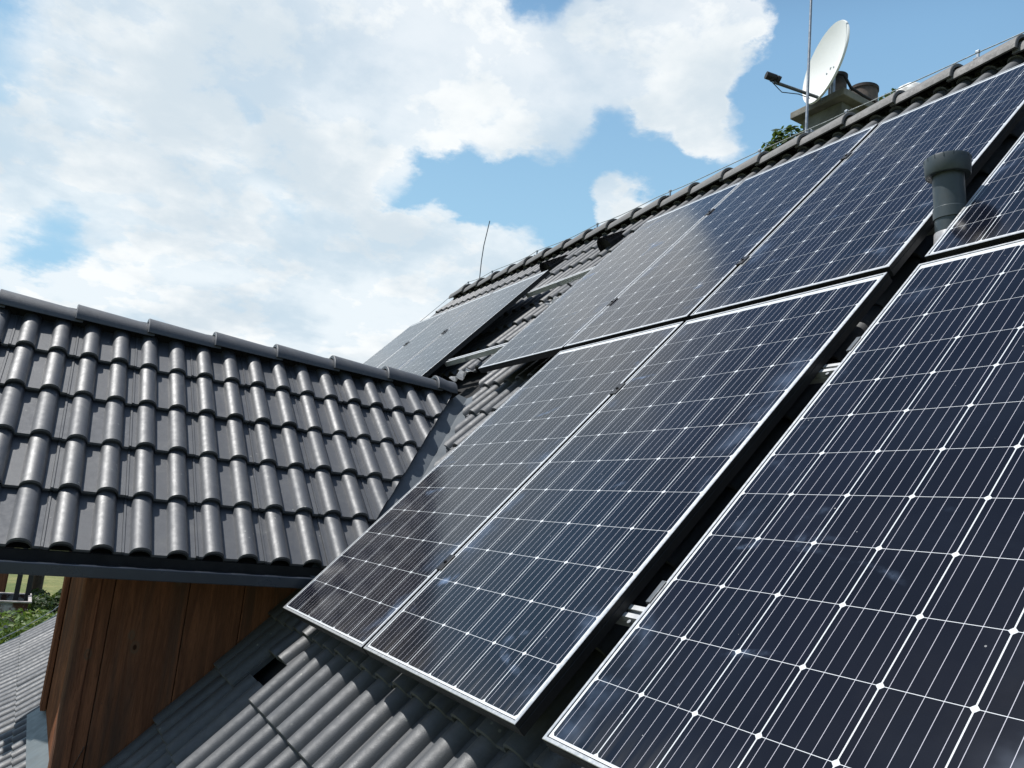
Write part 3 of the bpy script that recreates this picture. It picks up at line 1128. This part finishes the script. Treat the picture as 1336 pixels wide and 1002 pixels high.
# ------------------------------------------------------------------ vent pipe
VB = Vector((-0.070, 1.606, 1.46))
tilt = Matrix.Rotation(R(4.0), 4, 'X') @ Matrix.Rotation(R(-1.0), 4, 'Y')
vent = thing('vent_pipe', 'slate grey plastic vent pipe with a wide cap between two panels', 'vent pipe', Matrix.Translation(VB) @ tilt)
MV = MW[vent.name]
PZ = 0.435
bm = bmesh.new()
lathe(bm, [(0.0525, -0.08), (0.0525, PZ - 0.02)], 48)
mesh_obj('pipe', bm, M_PVC, vent, MV, 40)
bm = bmesh.new()
lathe(bm, [(0.053, 0.205), (0.0562, 0.207), (0.0562, 0.246), (0.053, 0.249)], 48)
mesh_obj('coupling_ring', bm, M_PVC, vent, MV, 40)
bm = bmesh.new()
lathe(bm, [(0.082, -0.09), (0.077, 0.02), (0.069, 0.075), (0.065, 0.085), (0.065, 0.098), (0.060, 0.105), (0.056, 0.155), (0.0535, 0.158)], 48)
mesh_obj('sleeve', bm, M_PVC2, vent, MV, 40)
bm = bmesh.new()
lathe(bm, [(0.054, PZ - 0.063), (0.0725, PZ - 0.065), (0.0745, PZ - 0.062), (0.0775, PZ - 0.006), (0.0755, PZ + 0.001), (0.066, PZ + 0.005), (0.030, PZ + 0.010), (0, PZ + 0.011)], 48)
for k in range(16):      # small slots round the rim
    b2 = bmesh.new()
    box(b2, 0.072, 0.0785, -0.0012, 0.0012, PZ - 0.013, PZ - 0.0005)
    b2.transform(Matrix.Rotation(2 * math.pi * k / 16, 4, 'Z'))
    me = bpy.data.meshes.new('t')
    b2.to_mesh(me)
    b2.free()
    bm.from_mesh(me)
    bpy.data.meshes.remove(me)
mesh_obj('cap', bm, M_PVC, vent, MV, 35)

# ------------------------------------------------------------------ vent hoods near the ridge
hood0 = None
for x, s_, lab in ((-4.10, 4.235, 'black half round vent hood beside the top corner of the upper panel row'), (-5.06, 4.235, 'black half round vent hood above the right end of the distant panel trio')):
    M = at_roof(x, s_, CREST - 0.02)
    if hood0 is None:
        bm = bmesh.new()
        seg = 14
        rows = []
        for yv, r, hz in ((-0.012, 0.088, 0.128), (0.0, 0.085, 0.122), (0.02, 0.083, 0.118), (0.30, 0.030, 0.030)):
            rows.append([bm.verts.new((r * math.cos(math.pi * k / seg), yv, hz * math.sin(math.pi * k / seg) ** 0.8 - 0.01)) for k in range(seg + 1)])
        for a, b in zip(rows, rows[1:]):
            for k in range(seg):
                bm.faces.new((a[k], a[k + 1], b[k + 1], b[k]))
        bmesh.ops.solidify(bm, geom=bm.faces[:], thickness=0.006)
        vs = [bm.verts.new((0.078 * math.cos(math.pi * k / seg), 0.035, 0.110 * math.sin(math.pi * k / seg) ** 0.8 - 0.01)) for k in range(seg + 1)]
        bm.faces.new(vs)
        bmesh.ops.recalc_face_normals(bm, faces=bm.faces)
        hood0 = tag(mesh_obj('vent_hood', bm, M_HOOD, None, M, 40), lab, 'vent hood', 'vent hoods near the ridge')
    else:
        o = hood0.copy()
        link(o, None, M)
        o['label'] = lab

# ------------------------------------------------------------------ lightning protection
RTOP = CAPZ + 0.140
bm = bmesh.new()
tube(bm, [(-2.345, 3.50, RTOP - 0.12), (-2.345, 3.50, RTOP + 0.75), (-2.345, 3.50, RTOP + 1.75)], [0.011, 0.011, 0.008], 10)
o = mesh_obj('rod', bm, M_STEEL, None, None, 50)
rodroot = thing('lightning_rod', 'tall steel lightning rod in front of the chimney, leaving the picture at the top', 'lightning rod', Matrix.Translation((-2.345, 3.50, RTOP)))
o.parent = rodroot
o.matrix_local = MW[rodroot.name].inverted()
bm = bmesh.new()
box(bm, -2.375, -2.315, 3.475, 3.525, RTOP + 0.015, RTOP + 0.04, 0, 0.003)
box(bm, -2.375, -2.315, 3.52, 3.56, RTOP + 0.06, RTOP + 0.085, 0, 0.003)
mesh_obj('bracket', bm, M_STEEL, rodroot)
bm = bmesh.new()
tube(bm, [(-7.54, 3.50, RTOP - 0.02), (-7.545, 3.50, RTOP + 0.30), (-7.535, 3.505, RTOP + 0.52), (-7.49, 3.53, RTOP + 0.86)], 0.0065, 8)
tag(mesh_obj('lightning_rod', bm, M_DSTEEL, None, None, 50), 'thin bent lightning rod standing on the far left end of the ridge', 'lightning rod')

wire = thing('lightning_conductor', 'thin lightning conductor wire on holders along the main ridge', 'wire', Matrix.Translation((0, RY, RTOP)))
hx = [-7.75, -7.1, -6.05, -4.9, -3.8, -2.75, -1.95, -1.02, -0.1, 0.9, 2.0, 3.2]
pts = []
for a, b in zip(hx, hx[1:]):
    for k in range(6):
        f = k / 6
        pts.append((a + (b - a) * f, RY - 0.01, RTOP + 0.047 - 0.10 * f * (1 - f) * (b - a) * 0.55 + 0.006 * math.sin(a * 7 + f * 5)))
# down over the gable end
head = [(-8.16, 2.3, RTOP - 1.27), (-8.16, 3.0, RTOP - 0.52), (-8.12, 3.3, RTOP - 0.18), (-8.0, RY - 0.02, RTOP + 0.00)]
bm = bmesh.new()
tube(bm, head + pts, 0.0035, 6)
mesh_obj('wire', bm, M_STEEL, wire)
hm = None
for x in hx:
    M = Matrix.Translation((x, RY, RTOP - 0.012))
    if hm is None:
        bm = bmesh.new()
        box(bm, -0.012, 0.012, -0.045, 0.03, -0.002, 0.006)
        box(bm, -0.007, 0.007, -0.016, -0.004, 0.004, 0.060)
        box(bm, -0.012, 0.012, -0.020, 0.000, 0.050, 0.068, 0, 0.003)
        hm = mesh_obj('holder', bm, M_STEEL, wire, M)
    else:
        link(hm.copy(), wire, M)
# the same system along the left gable verge, lower down
bm = bmesh.new()
vp = []
for s_ in (1.5, 0.7, 0.0, -0.8, -1.05):
    q = RP(GABLE_X + 0.06, s_, CREST + 0.035)
    vp.append(tuple(q))
for (q, dv, nv) in ek[:5]:
    vp.append(tuple(q + nv * 0.03 + Vector((GABLE_X + 0.06, 0, 0))))
tube(bm, vp, 0.004, 6)
tag(mesh_obj('lightning_conductor', bm, M_STEEL, None), 'light conductor wire along the left roof verge above the bushes', 'wire')

# ------------------------------------------------------------------ satellite dish
DC = Vector((-2.448, 3.80, 4.345))
view = (DC - Vector((1.52061, -1.05853, 0.42797))).normalized()
DN = Vector((-0.345, -0.925, 0.150)).normalized()         # dish axis, to the south and up
M_DISHF = Matrix.Identity(4)
e1 = Vector((0, 0, 1)).cross(DN).normalized()          # horizontal across
e2 = DN.cross(e1).normalized()                          # up in the dish plane
Md = Matrix((e1, e2, DN)).transposed().to_4x4()
Md.translation = DC
dish = thing('satellite_dish', 'white oval satellite dish on an arm above the chimney', 'satellite dish', Md)
bm = bmesh.new()
A, Bq = 0.308, 0.334
rings = []
NR, NS = 12, 48
for lyr, off in ((0, 0.0), (1, -0.006)):
    rr = []
    for i in range(NR + 1):
        f = i / NR
        if i == 0:
            rr.append([bm.verts.new((0, 0, off - 0.070))])
        else:
            rr.append([bm.verts.new((A * f * math.cos(2 * math.pi * k / NS), Bq * f * math.sin(2 * math.pi * k / NS), off - 0.070 * (1 - f * f))) for k in range(NS)])
    # rolled rim
    rr.append([bm.verts.new(((A + 0.006) * math.cos(2 * math.pi * k / NS), (Bq + 0.006) * math.sin(2 * math.pi * k / NS), -0.010 + off)) for k in range(NS)])
    rings.append(rr)
    for a, b in zip(rr, rr[1:]):
        for k in range(NS):
            k2 = (k + 1) % NS
            f = bm.faces.new((a[0], b[k], b[k2]) if len(a) == 1 else (a[k], b[k], b[k2], a[k2]))
            if lyr:
                f.normal_flip()
for k in range(NS):
    k2 = (k + 1) % NS
    bm.faces.new((rings[0][-1][k], rings[1][-1][k], rings[1][-1][k2], rings[0][-1][k2]))
mesh_obj('reflector', bm, M_DISH, dish, Md, 50)
bm = bmesh.new()
for bx, by in ((-.05, -.05), (.05, -.05)):
    b2z = -0.066
    bm = bmesh.new()
    tube(bm, [(bx, by, b2z - 0.004), (bx, by, b2z + 0.006)], 0.007, 8)
    mesh_obj('bolt', bm, M_STEEL, dish, Md)
LN = Vector((0.0, -0.285, 0.40))
bm = bmesh.new()
tube(bm, [(0, -0.335, -0.04), (0, -0.318, 0.0), tuple(LN + Vector((0, -0.035, -0.02)))], 0.013, 10)
arm = mesh_obj('feed_arm', bm, M_DSTEEL, dish, Md, 50)
bm = bmesh.new()
tube(bm, [(0, LN.y - 0.03, LN.z - 0.005), (0, LN.y + 0.012, LN.z + 0.012)], [0.018, 0.026], 12)
tube(bm, [tuple(LN + Vector((0, 0.0, 0.055))), tuple(LN + Vector((0, 0.0, -0.03))), tuple(LN + Vector((0, 0.0, -0.035)))], [0.030, 0.030, 0.022], 14)
tube(bm, [tuple(LN + Vector((0, -0.005, -0.035))), tuple(LN + Vector((0, -0.01, -0.062)))], [0.034, 0.036], 14)
mesh_obj('receiver_head', bm, M_CABLE, arm, Md, 40)
bm = bmesh.new()
tube(bm, [(0.004, LN.y - 0.03, LN.z + 0.02), (0.006, LN.y - 0.085, LN.z - 0.07), (0.004, -0.385, 0.30), (0.002, -0.35, 0.16), (0.0, -0.35, 0.06)], 0.0035, 6)
mesh_obj('cable', bm, M_CABLE, arm, Md)
bm = bmesh.new()
Mi = Md.inverted()
foot = Mi @ Vector((-2.50, 3.98, 4.12))
tube(bm, [tuple(foot), tuple(Mi @ Vector((-2.50, 3.98, 4.36)))], 0.020, 12)
tube(bm, [tuple(Mi @ Vector((-2.50, 3.98, 4.33))), (0, -0.03, -0.075)], 0.016, 10)
box(bm, -0.07, 0.07, -0.08, 0.06, -0.085, -0.072, 0, 0.003)
mesh_obj('mast', bm, M_STEEL, dish, Md, 50)
# black coax running over the pots down to the ridge
bm = bmesh.new()
cp = [(-2.60, 4.10, 4.46), (-2.545, 4.03, 4.40), (-2.50, 4.02, 4.36), (-2.45, 4.05, 4.33), (-2.42, 4.10, 4.22), (-2.40, 4.20, 4.19), (-2.36, 4.24, 4.15), (-2.31, 4.30, 4.12), (-2.25, 4.28, 4.02), (-2.20, 4.1, 3.85), (-2.15, 3.75, 3.45)]
out = []
for i, q in enumerate(cp):
    out.append((q[0] + random.uniform(-.012, .012), q[1] + random.uniform(-.012, .012), q[2] + random.uniform(-.01, .01)))
tube(bm, out, 0.012, 8)
tag(mesh_obj('cable', bm, M_CABLE, None, None, 60), 'thick black cable drooping past the chimney pots behind the dish', 'cable')
# pale cowl peeping over the ridge
bm = bmesh.new()
lathe(bm, [(0.08, -0.45), (0.08, 0.0), (0.125, 0.0), (0.122, 0.04), (0.10, 0.085), (0.055, 0.115), (0, 0.125)], 24)
tag(mesh_obj('vent_cowl', bm, M_WHITE, None, Matrix.Translation((-1.81, 3.98, 3.80)), 50), 'pale mottled dome shaped vent cowl peeping over the ridge right of the chimney', 'vent cowl')

# ------------------------------------------------------------------ ground and garden


def leaf_material(name, c1, c2, c3):
    m, t = mat(name)
    gi = t.new('ShaderNodeNewGeometry')
    r = gi.outputs['Random Per Island']
    c = t.mix(t.ss(r, 0.0, 0.55), c1, c2)
    c = t.mix(t.ss(r, 0.72, 1.0), c, c3)
    t.l.new(c, t.p.inputs['Base Color'])
    t.p.inputs['Roughness'].default_value = 0.5
    t.p.inputs['Specular IOR Level'].default_value = 0.35
    tr = t.new('ShaderNodeBsdfTranslucent')
    t.l.new(t.mix(0.5, c, (0.16, 0.26, 0.03)), tr.inputs[0])
    mx = t.new('ShaderNodeMixShader')
    mx.inputs[0].default_value = 0.28
    t.l.new(t.p.outputs[0], mx.inputs[1])
    t.l.new(tr.outputs[0], mx.inputs[2])
    out = [n for n in t.n if n.type == 'OUTPUT_MATERIAL'][0]
    t.l.new(mx.outputs[0], out.inputs[0])
    return m


M_LEAF = leaf_material('bright_green_leaves', (0.055, 0.10, 0.018), (0.09, 0.145, 0.026), (0.16, 0.18, 0.035))
M_LEAFD = leaf_material('dark_green_leaves', (0.022, 0.042, 0.016), (0.035, 0.062, 0.020), (0.060, 0.090, 0.022))
M_BARK = simple('rough_bark', (0.055, 0.042, 0.032), 0.9, 0.0, 0.35, 6.0, 0.6, 20.0)
M_POST = simple('dark_painted_post', (0.016, 0.016, 0.017), 0.6)


def ground_material():
    m, t = mat('meadow_ground')
    v = oc(t)
    n = t.noise(v, 0.35, 6, 0.65)
    f = t.noise(v, 6.0, 6, 0.7)
    c = t.mix(t.ss(n, 0.35, 0.65), (0.085, 0.125, 0.028), (0.23, 0.215, 0.075))
    c = t.mix(t.m('MULTIPLY', t.ss(f, 0.45, 0.7), 0.6), c, (0.045, 0.070, 0.018))
    t.l.new(c, t.p.inputs['Base Color'])
    t.p.inputs['Roughness'].default_value = 0.95
    bump(t, f, 0.6, 0.1)
    return m


bm = bmesh.new()
ng = 40
gg = []
for i in range(ng + 1):
    for j in range(ng + 1):
        u, w = (i / ng * 2 - 1), (j / ng * 2 - 1)
        x, y = math.copysign(abs(u) ** 2.2, u) * 700, math.copysign(abs(w) ** 2.2, w) * 700
        gg.append(bm.verts.new((x, y, GROUND + (0.25 * math.sin(x * 0.11) * math.cos(y * 0.09) if abs(x) + abs(y) > 16 else 0))))
for i in range(ng):
    for j in range(ng):
        a = i * (ng + 1) + j
        bm.faces.new((gg[a], gg[a + ng + 1], gg[a + ng + 2], gg[a + 1]))
tag(mesh_obj('ground', bm, ground_material(), None, None, 60), kind='structure')


def leaves(bm, blobs, n, size, squash=1.0, rnd=random):
    """leaf clusters through the volume of several ellipsoids (c, r)"""
    tot = sum(r[0] * r[1] * r[2] for c, r in blobs)
    for c, r in blobs:
        k = int(n * (r[0] * r[1] * r[2]) / tot)
        for _ in range(k):
            while True:
                p = Vector((rnd.uniform(-1, 1), rnd.uniform(-1, 1), rnd.uniform(-1, 1)))
                if 0.15 < p.length < 1:
                    break
            p = p * (p.length ** -0.35)
            if p.length > 1.08:
                p *= 1.0 / p.length
            q = Vector((c[0] + p.x * r[0], c[1] + p.y * r[1], c[2] + p.z * r[2]))
            nrm = (p + Vector((rnd.uniform(-1, 1), rnd.uniform(-1, 1), rnd.uniform(-.4, 1.4)))).normalized()
            u = nrm.cross(Vector((rnd.uniform(-1, 1), rnd.uniform(-1, 1), rnd.uniform(-1, 1)))).normalized()
            w = nrm.cross(u)
            s1, s2 = size * rnd.uniform(0.6, 1.3), size * rnd.uniform(0.35, 0.7)
            vs = [bm.verts.new(q - u * s1), bm.verts.new(q + w * s2 - u * s1 * .1), bm.verts.new(q + u * s1 + nrm * s1 * rnd.uniform(-.4, .2)), bm.verts.new(q - w * s2 - u * s1 * .1)]
            bm.faces.new(vs)


def rand_blobs(rng, c, r, n, k=0.45):
    out = []
    for _ in range(n):
        p = Vector((rng.uniform(-1, 1), rng.uniform(-1, 1), rng.uniform(-1, 1)))
        if p.length > 1:
            p.normalize()
        s_ = rng.uniform(0.6, 1.15) * k
        out.append(((c[0] + p.x * r[0] * 0.75, c[1] + p.y * r[1] * 0.75, c[2] + p.z * r[2] * 0.75), (r[0] * s_, r[1] * s_, r[2] * s_ * 0.9)))
    return out


def bush(name, base, r, label, n, size, m, group=None, cat='bush', nb=9):
    rng = random.Random(hash(label) % 1000 if False else len(label) * 7 + n)
    root = thing(name, label, cat, Matrix.Translation(base), group)
    bm = bmesh.new()
    leaves(bm, rand_blobs(rng, (0, 0, r[2]), r, nb), n, size, rnd=rng)
    mesh_obj('foliage', bm, m, root, MW[root.name])
    bm = bmesh.new()
    for k in range(5):
        a = rng.uniform(0, 6.28)
        tube(bm, [(0.05 * math.cos(a), 0.05 * math.sin(a), -0.1), (r[0] * .3 * math.cos(a), r[1] * .3 * math.sin(a), r[2]), (r[0] * .55 * math.cos(a), r[1] * .55 * math.sin(a), r[2] * 1.5)], [0.05, 0.03, 0.01], 6)
    mesh_obj('stem', bm, M_BARK, root, MW[root.name])
    return root


def tree(base, trunk_h, crown_r, label, n, size, m, tr=0.16, group=None, nb=14):
    rng = random.Random(len(label) * 13 + n)
    root = thing('tree', label, 'tree', Matrix.Translation(base), group)
    bm = bmesh.new()
    tube(bm, [(0, 0, -0.2), (0.03, 0.02, trunk_h * 0.4), (-0.05, 0.05, trunk_h), (0, 0, trunk_h + crown_r[2] * 1.3)], [tr * 1.25, tr, tr * 0.75, 0.03], 12)
    for k in range(9):
        a = rng.uniform(0, 6.28)
        h = trunk_h * 0.85 + crown_r[2] * rng.uniform(0.0, 1.0)
        e = rng.uniform(0.45, 0.8)
        tube(bm, [(0, 0, h), (crown_r[0] * e * .5 * math.cos(a), crown_r[1] * e * .5 * math.sin(a), h + crown_r[2] * .25), (crown_r[0] * e * math.cos(a), crown_r[1] * e * math.sin(a), h + crown_r[2] * .55)], [tr * .45, tr * .25, 0.015], 7)
    mesh_obj('trunk', bm, M_BARK, root, MW[root.name])
    bm = bmesh.new()
    leaves(bm, rand_blobs(rng, (0, 0, trunk_h + crown_r[2] * 0.8), crown_r, nb), n, size, rnd=rng)
    mesh_obj('crown', bm, m, root, MW[root.name])
    return root


# trees behind the house whose tops show over the ridge
tree((-9.0, 10.75, GROUND), 8.8, (1.05, 1.05, 2.2), 'leafy tree top rising over the ridge just left of the chimney', 8000, 0.085, M_LEAFD, 0.22)
tree((-7.15, 12.15, GROUND), 9.85, (1.0, 1.0, 2.2), 'small green tree top showing over the ridge right of the chimney pots', 6000, 0.08, M_LEAFD, 0.2)
# garden at the lower left
bush('bush', (-14.6, -0.62, GROUND), (1.5, 1.6, 1.0), 'sunny light green bush just beyond the left roof verge', 12000, 0.055, M_LEAF, nb=20)
bush('bush', (-22.6, -0.08, GROUND), (1.3, 0.75, 0.72), 'dark green bush in front of the thick tree trunk', 6500, 0.06, M_LEAFD, nb=18)
bush('bush', (-18.2, -0.05, GROUND), (1.5, 0.95, 0.66), 'straggly yellowish bush between the sunny bush and the dark bush', 7600, 0.055, M_LEAF, nb=18)
tree((-26.0, -0.40, GROUND), 3.6, (2.4, 2.4, 2.0), 'tree with a thick dark trunk standing in the meadow', 5000, 0.16, M_LEAFD, 0.15)

# peeling metal skip with posts
M_SKIP, t = mat('rusty_peeling_paint')
v = oc(t)
n_ = t.noise(v, 2.6, 7, 0.7, 0.5)
c = t.mix(t.ss(n_, 0.47, 0.55), (0.34, 0.36, 0.37), (0.10, 0.050, 0.035))
t.l.new(t.mix(t.ss(t.noise(v, 7.0, 5, 0.7), 0.5, 0.7), c, (0.13, 0.12, 0.12)), t.p.inputs['Base Color'])
t.p.inputs['Roughness'].default_value = 0.8
skip = thing('skip', 'open metal skip with peeling white paint and rust in the garden', 'skip', Matrix.Translation((-20.9, -1.75, GROUND)))
bm = bmesh.new()
W2, L2, H2 = 0.75, 1.15, 1.30
b = [bm.verts.new((sx * W2 * 0.85, sy * L2 * 0.72, 0.08)) for sx, sy in ((-1, -1), (1, -1), (1, 1), (-1, 1))]
tp = [bm.verts.new((sx * W2, sy * L2, H2)) for sx, sy in ((-1, -1), (1, -1), (1, 1), (-1, 1))]
bm.faces.new(b[::-1])
for i in range(4):
    j = (i + 1) % 4
    bm.faces.new((b[i], b[j], tp[j], tp[i]))
bmesh.ops.solidify(bm, geom=bm.faces[:], thickness=0.03)
mesh_obj('body', bm, M_SKIP, skip, MW[skip.name])
bm = bmesh.new()
for x0, x1, y0, y1 in ((-W2 - .04, W2 + .04, -L2 - .04, -L2 + .03), (-W2 - .04, W2 + .04, L2 - .03, L2 + .04), (-W2 - .04, -W2 + .03, -L2 + .03, L2 - .03), (W2 - .03, W2 + .04, -L2 + .03, L2 - .03)):
    box(bm, x0, x1, y0, y1, H2 - 0.01, H2 + 0.025, 0, 0.006)
mesh_obj('rim', bm, simple('worn_pale_rim', (0.42, 0.38, 0.36), 0.7, 0.0, 0.3, 9.0), skip, MW[skip.name])
for px, py, lab in ((-21.25, -0.88, 'dark square post behind the skip rim, nearer the brown shed'), (-21.35, -0.65, 'dark square post behind the skip corner, nearer the tree trunk')):
    root = thing('post', lab, 'post', Matrix.Translation((px, py, GROUND)), 'dark posts by the skip')
    bm = bmesh.new()
    box(bm, -0.055, 0.055, -0.055, 0.055, -0.3, 3.2, 0, 0.008)
    o = mesh_obj('shaft', bm, M_POST, root, MW[root.name])
    bm = bmesh.new()
    box(bm, -0.07, 0.07, -0.07, 0.07, 3.203, 3.24, 0, 0.006)
    mesh_obj('post_cap', bm, M_POST, root, MW[root.name])
shed = thing('garden_shed', 'brown timber garden shed at the left picture edge behind the skip', 'shed', Matrix.Translation((-24.2, -2.35, GROUND)))
bm = bmesh.new()
lay = tint_layer(bm)
for i in range(8):
    board(bm, Matrix(((0, -1, 0, 0.9), (1, 0, 0, -1.2 + i * 0.3), (0, 0, 1, 0), (0, 0, 0, 1))), 0.295, 0, 2.4)
    board(bm, Matrix(((0, 1, 0, -0.9), (1, 0, 0, -1.2 + i * 0.3), (0, 0, 1, 0), (0, 0, 0, 1))), 0.295, 0, 2.4)
for i in range(6):
    board(bm, Matrix.Translation((-0.9 + i * 0.3, -1.2, 0)), 0.295, 0, 2.4)
    board(bm, Matrix(((1, 0, 0, -0.9 + i * 0.3), (0, -1, 0, 1.2), (0, 0, 1, 0), (0, 0, 0, 1))), 0.295, 0, 2.4)
mesh_obj('wall', bm, M_WOOD, shed, MW[shed.name])
bm = bmesh.new()
for sg in (-1, 1):
    vs = [bm.verts.new(c) for c in ((0, -1.45, 3.1), (0, 1.45, 3.1), (sg * 1.15, 1.45, 2.3), (sg * 1.15, -1.45, 2.3))]
    bm.faces.new(vs if sg > 0 else vs[::-1])
bmesh.ops.solidify(bm, geom=bm.faces[:], thickness=0.05)
mesh_obj('roof', bm, M_TILE, shed, MW[shed.name])
